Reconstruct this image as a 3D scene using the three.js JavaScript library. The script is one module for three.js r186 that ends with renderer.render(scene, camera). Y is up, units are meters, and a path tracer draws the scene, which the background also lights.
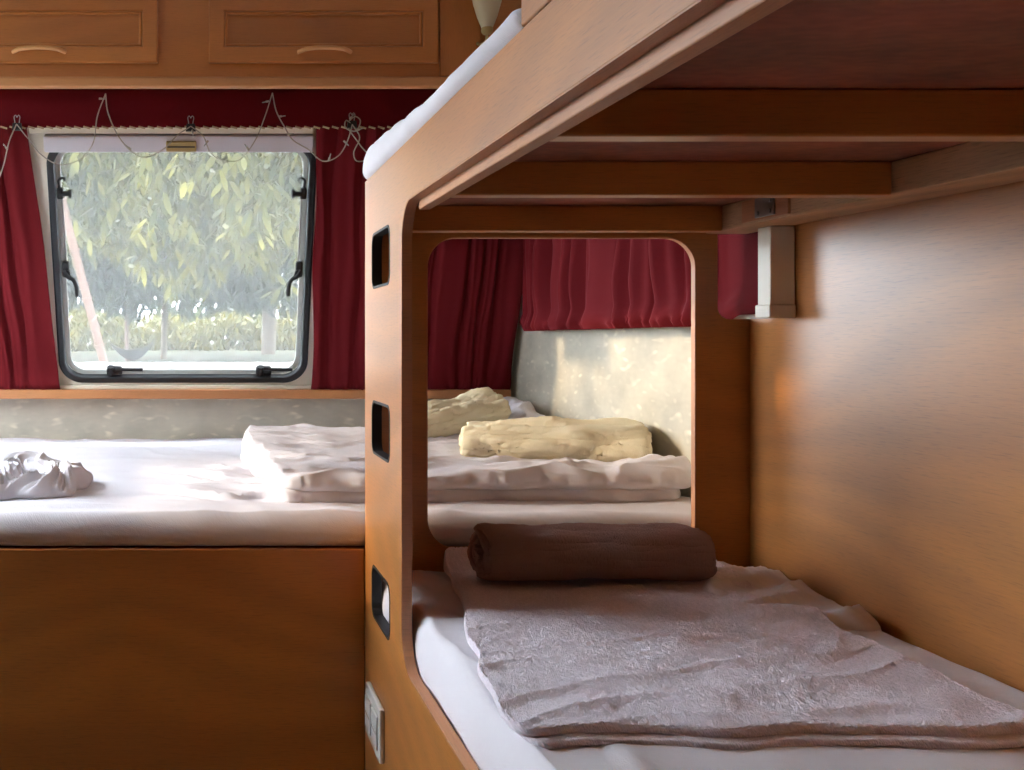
import * as THREE from 'three';
import { RoundedBoxGeometry } from 'three/addons/geometries/RoundedBoxGeometry.js';
import { mergeGeometries } from 'three/addons/utils/BufferGeometryUtils.js';
import { createNoise2D, createNoise3D } from 'simplex-noise';

// ---------------------------------------------------------------- camera, sky, sun, exposure
const H = 1.0;                                   // eye height; every height below is given from the eye level
const scene = new THREE.Scene();
const camera = new THREE.PerspectiveCamera(2 * Math.atan(385 / 1010) * 180 / Math.PI, 1024 / 770, 0.02, 400);
camera.position.set(0, H, 0);
camera.lookAt(0, H, -1);
camera.setViewOffset(1024, 770, 309, 45, 1024, 770);   // shifted lens: the photograph keeps its verticals upright
const renderer = new THREE.WebGLRenderer({ antialias: true });
renderer.toneMapping = THREE.LinearToneMapping;
renderer.toneMappingExposure = 0.95;
renderer.shadowMap.enabled = true;
scene.background = new THREE.Color().setRGB(0.84, 0.91, 1.0);
scene.backgroundIntensity = 22.5;
const sun = new THREE.DirectionalLight(new THREE.Color().setRGB(1.0, 0.74, 0.44), 3.3);
sun.position.set(-20, H + 6.6, -2.9);
sun.target.position.set(0, H, -2.4);
sun.shadow.radius = 2.2;
sun.shadow.camera.left = sun.shadow.camera.bottom = -14; sun.shadow.camera.right = sun.shadow.camera.top = 14;
scene.add(sun, sun.target);

// ---------------------------------------------------------------- helpers
let seed = 20240611;
const rnd = () => { seed |= 0; seed = seed + 0x6D2B79F5 | 0; let t = Math.imul(seed ^ seed >>> 15, 1 | seed); t = t + Math.imul(t ^ t >>> 7, 61 | t) ^ t; return ((t ^ t >>> 14) >>> 0) / 4294967296; };
const R = (a, b) => a + (b - a) * rnd();
const n2 = createNoise2D(rnd), n3 = createNoise3D(rnd);
const clamp = (x, a = 0, b = 1) => Math.min(b, Math.max(a, x));
const smooth = (a, b, x) => { const t = clamp((x - a) / (b - a)); return t * t * (3 - 2 * t); };
const lerp = (a, b, t) => a + (b - a) * t;
const fbm = (x, y, o = 4) => { let s = 0, a = 0.5; for (let i = 0; i < o; i++) { s += a * n2(x, y); x = x * 2.03 + 7.1; y = y * 2.03 - 3.7; a *= 0.5; } return s; };
const ridge = (x, y) => { const n = 1 - Math.abs(n2(x, y)); return n * n; };

const taken = {};
const numbered = (name) => { const k = taken[name] = (taken[name] ?? -1) + 1; return k ? name + '_' + String(k).padStart(3, '0') : name; };
function flat(g) {                               // plain position + normal + uv, ready to merge
  const o = g.index ? g.toNonIndexed() : g;
  for (const k of Object.keys(o.attributes)) if (!['position', 'normal', 'uv'].includes(k)) o.deleteAttribute(k);
  if (!o.attributes.normal) o.computeVertexNormals();
  if (!o.attributes.uv) o.setAttribute('uv', new THREE.BufferAttribute(new Float32Array(o.attributes.position.count * 2), 2));
  o.morphAttributes = {};
  return o;
}
function metreUV(g, grain = 'x', off = 0) {      // uv in metres, u along the grain
  g = flat(g);
  const p = g.attributes.position, n = g.attributes.normal, uv = g.attributes.uv, G = 'xyz'.indexOf(grain);
  for (let i = 0; i < p.count; i++) {
    const a = [p.getX(i), p.getY(i), p.getZ(i)], m = [Math.abs(n.getX(i)), Math.abs(n.getY(i)), Math.abs(n.getZ(i))];
    const k = m.indexOf(Math.max(...m)), rest = [0, 1, 2].filter((q) => q !== k);
    const u = rest.includes(G) ? G : rest[0], v = rest.find((q) => q !== u);
    uv.setXY(i, a[u] + off, a[v] + off * 0.37);
  }
  return g;
}
const join = (gs) => gs.length === 1 ? gs[0] : mergeGeometries(gs.map(flat));
function obj(name, geos, mat, parent = scene, label) {
  const m = new THREE.Mesh(Array.isArray(geos) ? join(geos) : geos, mat);
  m.name = parent === scene ? numbered(name) : name;
  parent.add(m);
  if (label) m.userData.label = label;
  return m;
}
function thing(name, label, category, pos = [0, 0, 0], group) {
  const o = new THREE.Group(); o.name = numbered(name); o.position.set(...pos); scene.add(o);
  o.userData = { label, category }; if (group) o.userData.group = group;
  return o;
}
function tag(o, label, category, group) { Object.assign(o.userData, { label, category }); if (group) o.userData.group = group; return o; }
function struct(o, label, category) { Object.assign(o.userData, { kind: 'structure', label, category }); return o; }
function structGroup(name, label, category) { const o = new THREE.Group(); o.name = numbered(name); scene.add(o); return struct(o, label, category); }
const box = (x0, x1, y0, y1, z0, z1, r = 0.002, seg = 1) => {     // corners in metres, y from eye level, z world
  const g = new RoundedBoxGeometry(x1 - x0, y1 - y0, Math.abs(z1 - z0), seg, Math.min(r, (x1 - x0) / 2.01, (y1 - y0) / 2.01, Math.abs(z1 - z0) / 2.01));
  g.translate((x0 + x1) / 2, (y0 + y1) / 2 + H, (z0 + z1) / 2); return g;
};
const rawBox = (w, h, d, x = 0, y = 0, z = 0, r = 0.0015) => { const g = new RoundedBoxGeometry(w, h, d, 1, Math.min(r, w / 2.01, h / 2.01, d / 2.01)); g.translate(x, y, z); return g; };
const tube = (pts, r, seg = 40, rad = 6) => new THREE.TubeGeometry(new THREE.CatmullRomCurve3(pts.map((p) => new THREE.Vector3(...p))), seg, r, rad, false);
const rod = (a, b, r, r2 = r, n = 10) => {
  const A = new THREE.Vector3(...a), B = new THREE.Vector3(...b), g = new THREE.CylinderGeometry(r2, r, A.distanceTo(B), n);
  g.applyQuaternion(new THREE.Quaternion().setFromUnitVectors(new THREE.Vector3(0, 1, 0), B.clone().sub(A).normalize())); g.translate(...A.add(B).multiplyScalar(0.5).toArray()); return g;
};
function roundRect(x0, y0, x1, y1, r, Cls = THREE.Shape) {
  const s = new Cls(), q = Array.isArray(r) ? r : [r, r, r, r];   // bottom-left, bottom-right, top-right, top-left
  s.moveTo(x0 + q[0], y0); s.lineTo(x1 - q[1], y0); if (q[1]) s.absarc(x1 - q[1], y0 + q[1], q[1], -Math.PI / 2, 0);
  s.lineTo(x1, y1 - q[2]); if (q[2]) s.absarc(x1 - q[2], y1 - q[2], q[2], 0, Math.PI / 2);
  s.lineTo(x0 + q[3], y1); if (q[3]) s.absarc(x0 + q[3], y1 - q[3], q[3], Math.PI / 2, Math.PI);
  s.lineTo(x0, y0 + q[0]); if (q[0]) s.absarc(x0 + q[0], y0 + q[0], q[0], Math.PI, Math.PI * 1.5);
  return s;
}
const slab = (shape, depth, bevel = 0.0012) => new THREE.ExtrudeGeometry(shape, { depth: depth - 2 * bevel, bevelEnabled: bevel > 0, bevelThickness: bevel, bevelSize: bevel, bevelOffset: -bevel, bevelSegments: 2, curveSegments: 10 }).translate(0, 0, bevel);
// grid of points -> surface; closed(): a sheet with both faces and its rim
function surface(nu, nv, at, uvScale = [1, 1]) {
  const pos = [], uv = [], idx = [];
  for (let j = 0; j <= nv; j++) for (let i = 0; i <= nu; i++) { const p = at(i / nu, j / nv); pos.push(p[0], p[1], p[2]); uv.push(i / nu * uvScale[0], j / nv * uvScale[1]); }
  for (let j = 0; j < nv; j++) for (let i = 0; i < nu; i++) { const a = j * (nu + 1) + i, b = a + 1, c = a + nu + 1, d = c + 1; idx.push(a, b, d, a, d, c); }
  const g = new THREE.BufferGeometry();
  g.setAttribute('position', new THREE.Float32BufferAttribute(pos, 3)); g.setAttribute('uv', new THREE.Float32BufferAttribute(uv, 2)); g.setIndex(idx); g.computeVertexNormals();
  return g;
}
function sheet(nu, nv, at, t, uvScale) {         // cloth with thickness t
  const f = surface(nu, nv, at, uvScale), P = f.attributes.position, N = f.attributes.normal, n = P.count;
  const pos = [...P.array], uv = [...f.attributes.uv.array], idx = [...f.index.array];
  for (let i = 0; i < n; i++) pos.push(P.getX(i) - N.getX(i) * t, P.getY(i) - N.getY(i) * t, P.getZ(i) - N.getZ(i) * t);
  uv.push(...f.attributes.uv.array);
  for (let i = 0; i < f.index.count; i += 3) idx.push(idx[i] + n, idx[i + 2] + n, idx[i + 1] + n);
  const rim = []; for (let i = 0; i <= nu; i++) rim.push(i); for (let j = 1; j <= nv; j++) rim.push(j * (nu + 1) + nu);
  for (let i = nu - 1; i >= 0; i--) rim.push(nv * (nu + 1) + i); for (let j = nv - 1; j >= 0; j--) rim.push(j * (nu + 1));
  for (let k = 0; k < rim.length - 1; k++) { const a = rim[k], b = rim[k + 1]; idx.push(a, a + n, b + n, a, b + n, b); }
  const g = new THREE.BufferGeometry();
  g.setAttribute('position', new THREE.Float32BufferAttribute(pos, 3)); g.setAttribute('uv', new THREE.Float32BufferAttribute(uv, 2)); g.setIndex(idx); g.computeVertexNormals();
  return g;
}
// padded slab (mattress, quilt, folded towel): footprint x0..x1, z0..z1, round rim of radius r, top and bottom given as functions
function pad({ x0, x1, z0, z1, y0, y1, r, rc = r, nx = 60, nz = 60, top = () => 0, warp = (x, z) => [x, z], side = () => 0 }) {
  const W = x1 - x0, D = z1 - z0, pos = [], uv = [], idx = [];
  const e = (t, L) => { const k = Math.min(0.49, 1.6 * r / L), q = 0.16; if (t < q) return k * (1 - Math.cos(t / q * Math.PI / 2)); if (t > 1 - q) return 1 - k * (1 - Math.cos((1 - t) / q * Math.PI / 2)); return k + (1 - 2 * k) * (t - q) / (1 - 2 * q); };
  for (const up of [1, -1]) for (let j = 0; j <= nz; j++) for (let i = 0; i <= nx; i++) {
    const a = e(i / nx, W) * W, b = e(j / nz, D) * D;
    let ex = Math.min(a, W - a), ez = Math.min(b, D - b), dist = Math.min(ex, ez);
    if (ex < rc && ez < rc) dist = Math.max(0, rc - Math.hypot(rc - ex, rc - ez));
    const s = clamp(dist / r), f = Math.sqrt(Math.max(0, 1 - (1 - s) * (1 - s)));
    let x = x0 + a, z = z0 + b;
    if (ex < rc && ez < rc) {                    // pull square corners onto the round outline
      const cx = a < W / 2 ? x0 + rc : x1 - rc, cz = b < D / 2 ? z0 + rc : z1 - rc, dx = x - cx, dz = z - cz, m = Math.max(Math.abs(dx), Math.abs(dz)), h = Math.hypot(dx, dz) || 1;
      x = cx + dx / h * m; z = cz + dz / h * m; const dd = rc - m, ss = clamp(dd / r); 
      pos.push(0, 0, 0); const ff = Math.sqrt(Math.max(0, 1 - (1 - ss) * (1 - ss))), mid = (y0 + y1) / 2, hh = (y1 - y0) / 2, w = warp(x, z);
      pos.splice(-3, 3, w[0] + side(x, z) * (1 - ff) * Math.sign(dx), mid + up * hh * ff + (up > 0 ? top(x, z) * ff : 0) + H, w[1]);
    } else {
      const mid = (y0 + y1) / 2, hh = (y1 - y0) / 2, w = warp(x, z);
      pos.push(w[0], mid + up * hh * f + (up > 0 ? top(x, z) * f : 0) + H, w[1] + side(x, z) * (1 - f));
    }
    const yy = pos[pos.length - 2]; uv.push(x + yy * 0.7, z + yy);
  }
  const n = (nx + 1) * (nz + 1);
  for (const up of [0, 1]) for (let j = 0; j < nz; j++) for (let i = 0; i < nx; i++) {
    const a = up * n + j * (nx + 1) + i, b = a + 1, c = a + nx + 1, d = c + 1;
    up ? idx.push(a, b, d, a, d, c) : idx.push(a, d, b, a, c, d);
  }
  // stitch the rims, which coincide
  const rim = []; for (let i = 0; i <= nx; i++) rim.push(i); for (let j = 1; j <= nz; j++) rim.push(j * (nx + 1) + nx);
  for (let i = nx - 1; i >= 0; i--) rim.push(nz * (nx + 1) + i); for (let j = nz - 1; j >= 0; j--) rim.push(j * (nx + 1));
  const same = new Map(rim.map((k) => [k + n, k]));
  const g = new THREE.BufferGeometry();
  g.setAttribute('position', new THREE.Float32BufferAttribute(pos, 3)); g.setAttribute('uv', new THREE.Float32BufferAttribute(uv, 2));
  g.setIndex(idx.map((k) => same.get(k) ?? k)); g.computeVertexNormals();
  return g;
}

// ---------------------------------------------------------------- textures and materials
function tex(w, h, fn, srgb = true, mirror = true) {
  const d = new Uint8Array(w * h * 4);
  for (let y = 0; y < h; y++) for (let x = 0; x < w; x++) { const c = fn(x / w, y / h), k = (y * w + x) * 4; d[k] = clamp(c[0]) * 255; d[k + 1] = clamp(c[1]) * 255; d[k + 2] = clamp(c[2]) * 255; d[k + 3] = 255; }
  const t = new THREE.DataTexture(d, w, h); t.magFilter = THREE.LinearFilter; t.minFilter = THREE.LinearMipmapLinearFilter; t.generateMipmaps = true;
  t.wrapS = t.wrapT = mirror ? THREE.MirroredRepeatWrapping : THREE.RepeatWrapping; if (srgb) t.colorSpace = THREE.SRGBColorSpace; t.needsUpdate = true; return t;
}
const rep = (t, x, y) => { const c = t.clone(); c.repeat.set(x, y); c.needsUpdate = true; return c; };
// wood: 1 unit of u = 1.6 m along the grain, 1 unit of v = 0.8 m across
const woodGrain = (u, v) => {
  const x = u * 1.6, y = v * 0.8;
  const bend = 0.05 * n2(x * 0.9, y * 1.4) + 0.018 * n2(x * 2.2, y * 4);
  const rings = 0.5 + 0.5 * Math.sin((y + bend) * 60 + 13 * n2(x * 0.55 + 3, y * 1.1));
  const fine = n2(x * 7, y * 260) * 0.5 + n2(x * 15 + 9, y * 520) * 0.3, pore = Math.max(0, n2(x * 22, y * 900) - 0.45), blotch = n2(x * 1.3 + 4, y * 3.1);
  return [0.42 * rings + 0.26 * fine, pore, blotch];
};
const woodTex = (c, k) => tex(1024, 1024, (u, v) => { const [g, p, b] = woodGrain(u, v), s = 1 + k * (g - 0.35) * 0.16 + 0.05 * b - k * p * 0.25; return [c[0] * s, c[1] * s * (1 + 0.015 * b), c[2] * s * (1 - 0.04 * g)]; });
const hex = (h) => [(h >> 16 & 255) / 255, (h >> 8 & 255) / 255, (h & 255) / 255];
const std = (o) => new THREE.MeshStandardMaterial(o), phy = (o) => new THREE.MeshPhysicalMaterial(o);
const M = {};
const wT = woodTex(hex(0xbc7938), 1), wR = rep(wT, 1 / 1.6, 1 / 0.8);
M.wood = phy({ map: wR, roughness: 0.5, clearcoat: 0.65, clearcoatRoughness: 0.3 });
M.locker = phy({ map: rep(woodTex(hex(0xbe763c), 0.6), 1 / 1.6, 1 / 0.8), roughness: 0.42, clearcoat: 0.25, clearcoatRoughness: 0.35 });
M.lockerTrimLit = phy({ map: rep(woodTex(hex(0xcf9260), 0.5), 1 / 1.6, 1 / 0.8), roughness: 0.4 });  // locker wood made paler, holding the light bounced up from the bed
M.handle = phy({ color: 0xdba06c, roughness: 0.4 });
M.pine = std({ map: rep(woodTex(hex(0xd2ab84), 1.3), 1 / 1.6, 1 / 0.8), roughness: 0.6 });
M.edge = std({ map: rep(woodTex(hex(0xc48a62), 0.8), 1 / 1.6, 1 / 0.8), roughness: 0.5 });
M.ply = std({ map: rep(tex(512, 512, (u, v) => { const s = 1 + 0.18 * fbm(u * 4, v * 9, 5) + 0.12 * n2(u * 30, v * 60) * 0.5, b = n2(u * 3, v * 5) * 0.05; return [0.56 * s + b, 0.33 * s, 0.25 * s]; }), 1.2, 1.2), roughness: 0.75 });
M.sill = phy({ map: rep(woodTex(hex(0xb87a4a), 0.8), 1 / 1.6, 1 / 0.8), roughness: 0.45, clearcoat: 0.2 });
const paperT = tex(1024, 1024, (u, v) => {       // mottled wallpaper with pale upright flecks
  const a = fbm(u * 7, v * 5, 5), f = Math.max(0, n2(u * 34, v * 13) - 0.42) * Math.max(0, 0.6 + n2(u * 9 + 40, v * 8)), m = n2(u * 60, v * 18) * 0.5;
  const s = 0.735 + 0.075 * a + 0.015 * m + 0.22 * f; return [s * 1.0, s * 0.965, s * 0.875];
});
M.paper = std({ map: rep(paperT, 1, 1), roughness: 0.8 });
M.velvet = phy({ color: 0x64141a, roughness: 0.9, specularIntensity: 0.3 });
M.pelmet = phy({ color: 0x5e0d15, roughness: 0.9, specularIntensity: 0.3 });
M.braid = std({ color: 0xb09a78, roughness: 0.8 });
const weave = rep(tex(256, 256, (u, v) => { const s = 0.5 + 0.2 * n2(u * 60, v * 60) + 0.2 * n2(u * 9, v * 9); return [s, s, s]; }, false), 6, 6);
M.sheet = phy({ color: 0xe4e0e6, roughness: 0.95, specularIntensity: 0.3, bumpMap: weave, bumpScale: 0.0006 });
M.cream = phy({ color: 0xe8dcbc, roughness: 0.95, bumpMap: rep(tex(256, 256, (u, v) => { const s = 0.5 + 0.45 * n2(u * 70, v * 70); return [s, s, s]; }, false), 8, 8), bumpScale: 0.0012 });
const pileT = tex(1024, 1024, (u, v) => { const a = 0.5 + 0.32 * n2(u * 90, v * 90) + 0.2 * n2(u * 190 + 5, v * 190) + 0.16 * n2(u * 24, v * 24); return [a, a, a]; }, false);
const pileC = tex(1024, 1024, (u, v) => { const a = 0.93 + 0.035 * n2(u * 90, v * 90) + 0.03 * n2(u * 190 + 5, v * 190) + 0.02 * n2(u * 24, v * 24); return [a, a * 0.965, a * 1.005]; });
M.terry = std({ map: rep(pileC, 2.6, 2.6), roughness: 1, bumpMap: rep(pileT, 2.6, 2.6), bumpScale: 0.0013 });
M.brown = std({ color: 0xac8a80, roughness: 1, bumpMap: rep(pileT, 4, 4), bumpScale: 0.002 });
M.frame = std({ color: 0xe6ddcc, roughness: 0.5 });
M.blind = std({ color: 0xd4d0da, roughness: 0.6 });
M.brass = std({ color: 0xa8925f, roughness: 0.45, metalness: 0.3 });
M.black = std({ color: 0x0c0d10, roughness: 0.55 });
M.rubber = std({ color: 0x16191d, roughness: 0.45 });
M.steel = std({ color: 0x9a9a98, roughness: 0.35, metalness: 0.9 });
M.plastic = phy({ color: 0xdedbd6, roughness: 0.4, clearcoat: 0.3 });
M.duct = std({ color: 0xe4dccb, roughness: 0.5 });
M.wire = std({ color: 0xa39a8d, roughness: 0.6 });
M.clearBulb = phy({ color: 0xdfe6df, roughness: 0.15, transmission: 0.6, thickness: 0.003 });
M.pane = phy({ color: 0xf4f6f6, transmission: 1, thickness: 0, roughness: 0.23, ior: 1.49 });
M.paneClean = phy({ color: 0xf6f8f8, transmission: 1, thickness: 0, roughness: 0.05, ior: 1.49 });
M.white = std({ color: 0xe9e8e4, roughness: 0.5 });
M.ceiling = std({ color: 0xe8e4da, roughness: 0.8 });
M.floor = std({ map: rep(woodTex(hex(0x6d4a30), 1), 1 / 1.6, 1 / 0.8), roughness: 0.5 });
M.glassShade = phy({ color: 0xece2c8, roughness: 0.8, transmission: 0.4, thickness: 0 });

// ---------------------------------------------------------------- the room shell
const XL = -1.2, XR = 1.0, ZB = -3.3, ZF = 2.2, YF = -1.0, YC = 0.92;
const SL = 0.425, TH = Math.atan(SL), onSlope = (Y) => -(3.29 - (Y + 0.157) * SL);   // the end wall leans inwards above its sill
struct(obj('floor', metreUV(box(XL - 0.05, XR + 0.05, YF - 0.04, YF, ZB - 0.05, ZF + 0.05), 'z'), M.floor), 'brown wooden caravan floor', 'floor');
struct(obj('ceiling', metreUV(box(XL - 0.05, XR + 0.05, YC, YC + 0.04, ZB + 0.2, ZF + 0.05)), M.ceiling), 'pale caravan ceiling over the bunks and lockers', 'ceiling');
struct(obj('wall_right', metreUV(box(XR, XR + 0.04, YF - 0.03, YC + 0.03, ZB - 0.04, ZF), 'y'), M.paper), 'cream mottled wallpaper side wall beside the double bed', 'wall');
struct(obj('wall_front', metreUV(box(XL, XR, YF, YC, ZF, ZF + 0.04), 'y'), M.wood), 'honey wood wall at the other end of the caravan', 'wall');
{ // left wall with its daylight window
  const s = roundRect(-ZF, YF, -ZB, YC, 0);
  s.holes.push(roundRect(1.46, 0.0, 2.98, 0.77, 0.06, THREE.Path));
  const g = slab(s, 0.04, 0); g.rotateY(Math.PI / 2); g.translate(XL - 0.04, H, 0);
  struct(obj('wall_left', metreUV(g, 'y'), M.paper), 'cream wallpaper wall with a window over the double bed', 'wall');
  for (const [d0, d1, y0, y1, lab] of [[1.46, 2.98, 0.0, 0.77, 'side window over the double bed']]) {
    const w = structGroup('window_2', lab, 'window');
    const f = roundRect(d0 - 0.02, y0 - 0.02, d1 + 0.02, y1 + 0.02, 0.07); f.holes.push(roundRect(d0 + 0.02, y0 + 0.02, d1 - 0.02, y1 - 0.02, 0.05, THREE.Path));
    const fg = slab(f, 0.02); fg.rotateY(Math.PI / 2); fg.translate(XL - 0.005, H, 0);
    obj('window_frame', fg, M.frame, w);
    const p = new THREE.ShapeGeometry(roundRect(d0, y0, d1, y1, 0.06)); p.rotateY(Math.PI / 2); p.translate(XL - 0.02, H, 0);
    obj('pane', p, M.paneClean, w);
  }
}
{ // end wall: upright below the sill, leaning inwards above
  const w = structGroup('wall_back', 'end wall with mottled grey cream wallpaper under the window', 'wall');
  obj('lower_wall', metreUV(box(XL, XR, YF, -0.157, ZB - 0.04, ZB, 0.001), 'y'), M.paper, w);
  const L = (YC + 0.157) / Math.cos(TH) + 0.05, s = roundRect(XL, 0, XR, L, 0);
  s.holes.push(roundRect(-0.47, 0.02, 0.345, 0.83, 0.07, THREE.Path));
  const g = metreUV(slab(s, 0.05, 0).translate(0, 0, -0.05), 'y'); g.rotateX(TH); g.translate(0, H - 0.157, -3.29);
  obj('sloping_wall', g, M.paper, w);
}
struct(obj('trim_1', metreUV(box(XL, 0.982, -0.188, -0.158, -3.3, -3.215, 0.004, 2)), M.sill), 'narrow wooden sill ledge under the end window and curtains', 'trim');
struct(obj('trim_2', metreUV(box(-0.53, 0.40, -0.158, -0.146, -3.29, -3.245, 0.003)), M.frame), 'cream strip along the bottom of the end window', 'trim');

// ---------------------------------------------------------------- end window with its fittings
{
  const w = structGroup('window_1', 'large acrylic end window with black seal looking onto trees', 'window');
  // local axes: x across, y up the slope, z into the room
  w.position.set(0, H - 0.157, -3.29); w.rotation.x = TH;
  const fr = roundRect(-0.515, 0.008, 0.39, 0.885, 0.012); fr.holes.push(roundRect(-0.446, 0.042, 0.319, 0.799, 0.066, THREE.Path));
  obj('window_frame', slab(fr, 0.018, 0.003).translate(0, 0, 0.001), M.frame, w);
  const lip = roundRect(-0.462, 0.03, 0.335, 0.815, 0.075); lip.holes.push(roundRect(-0.440, 0.052, 0.313, 0.793, 0.058, THREE.Path));
  obj('rubber_seal', slab(lip, 0.03, 0.005).translate(0, 0, -0.004), M.rubber, w, 'black rubber seal with rounded corners');
  const lip2 = roundRect(-0.442, 0.05, 0.315, 0.795, 0.06); lip2.holes.push(roundRect(-0.425, 0.064, 0.298, 0.781, 0.05, THREE.Path));
  obj('pane_border', slab(lip2, 0.008, 0.002).translate(0, 0, -0.012), std({ color: 0xc9cdc9, roughness: 0.3 }), w, 'pale edge of the acrylic pane');
  for (const z of [-0.010, -0.036]) obj('pane', new THREE.ShapeGeometry(roundRect(-0.442, 0.05, 0.315, 0.795, 0.06)).translate(0, 0, z), M.pane, w, 'hazy dust-filmed acrylic pane');
  obj('drip_ledge', rawBox(0.80, 0.036, 0.05, -0.0635, 0.028, -0.085, 0.008), M.white, w, 'white outer ledge');
  obj('blind_cassette', rawBox(0.785, 0.05, 0.03, -0.0705, 0.808, 0.034, 0.006), M.blind, w, 'pale roller blind housing');
  obj('frame_rail', rawBox(0.83, 0.03, 0.035, -0.0925, 0.851, 0.025, 0.006), M.frame, w);
  const pull = obj('blind_pull', rawBox(0.088, 0.03, 0.014, -0.063, 0.803, 0.055, 0.003), M.brass, w, 'brass coloured blind catch');
  obj('groove', rawBox(0.080, 0.004, 0.006, -0.063, 0.803, 0.0605, 0.001), M.black, pull);
  for (const s of [-1, 1]) {                       // stay with knob, and catch handle, on either side
    const x = s < 0 ? -0.432 : 0.305, q = -s;
    const st = obj('window_stay', [rod([x + q * 0.012, 0.43, 0.012], [x + q * 0.010, 0.665, 0.012], 0.0035)], M.steel, w, 'thin metal window stay');
    obj('stay_knob', [rawBox(0.02, 0.034, 0.022, x + q * 0.006, 0.655, 0.02, 0.005), rod([x + q * 0.010, 0.655, 0.026], [x + q * 0.036, 0.655, 0.026], 0.0075), rod([x + q * 0.032, 0.655, 0.026], [x + q * 0.041, 0.655, 0.026], 0.014)], M.black, st, 'black clamp knob');
    obj('stay_hook', [tube([[x + q * 0.004, 0.672, 0.016], [x + q * 0.004, 0.695, 0.02], [x + q * 0.018, 0.702, 0.02], [x + q * 0.022, 0.692, 0.02]], 0.004, 16)], M.black, st);
    const c = obj('catch', [rawBox(0.022, 0.05, 0.02, x + q * 0.010, 0.415, 0.018, 0.005), rod([x + q * 0.012, 0.405, 0.018], [x + q * 0.012, 0.405, 0.034], 0.013)], M.black, w, 'black window catch');
    obj('catch_handle', [tube([[x + q * 0.004, 0.415, 0.034], [x + q * 0.018, 0.398, 0.040], [x + q * 0.034, 0.388, 0.042], [x + q * 0.042, 0.365, 0.042], [x + q * 0.042, 0.335, 0.04]], 0.0065, 24, 8)], M.black, c);
  }
  for (const x of [-0.285, 0.195]) {
    const c = obj('catch', [rawBox(0.05, 0.026, 0.02, x, 0.068, 0.012, 0.004), rod([x - 0.022, 0.077, 0.02], [x + 0.022, 0.077, 0.02], 0.011), rod([x - 0.01, 0.06, 0.02], [x - 0.01, 0.09, 0.028], 0.010)], M.black, w, 'black window catch');
    obj('catch_handle', [rod([x + 0.015, 0.077, 0.022], [x + 0.092, 0.078, 0.026], 0.0055)], M.black, c);
  }
}

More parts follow.
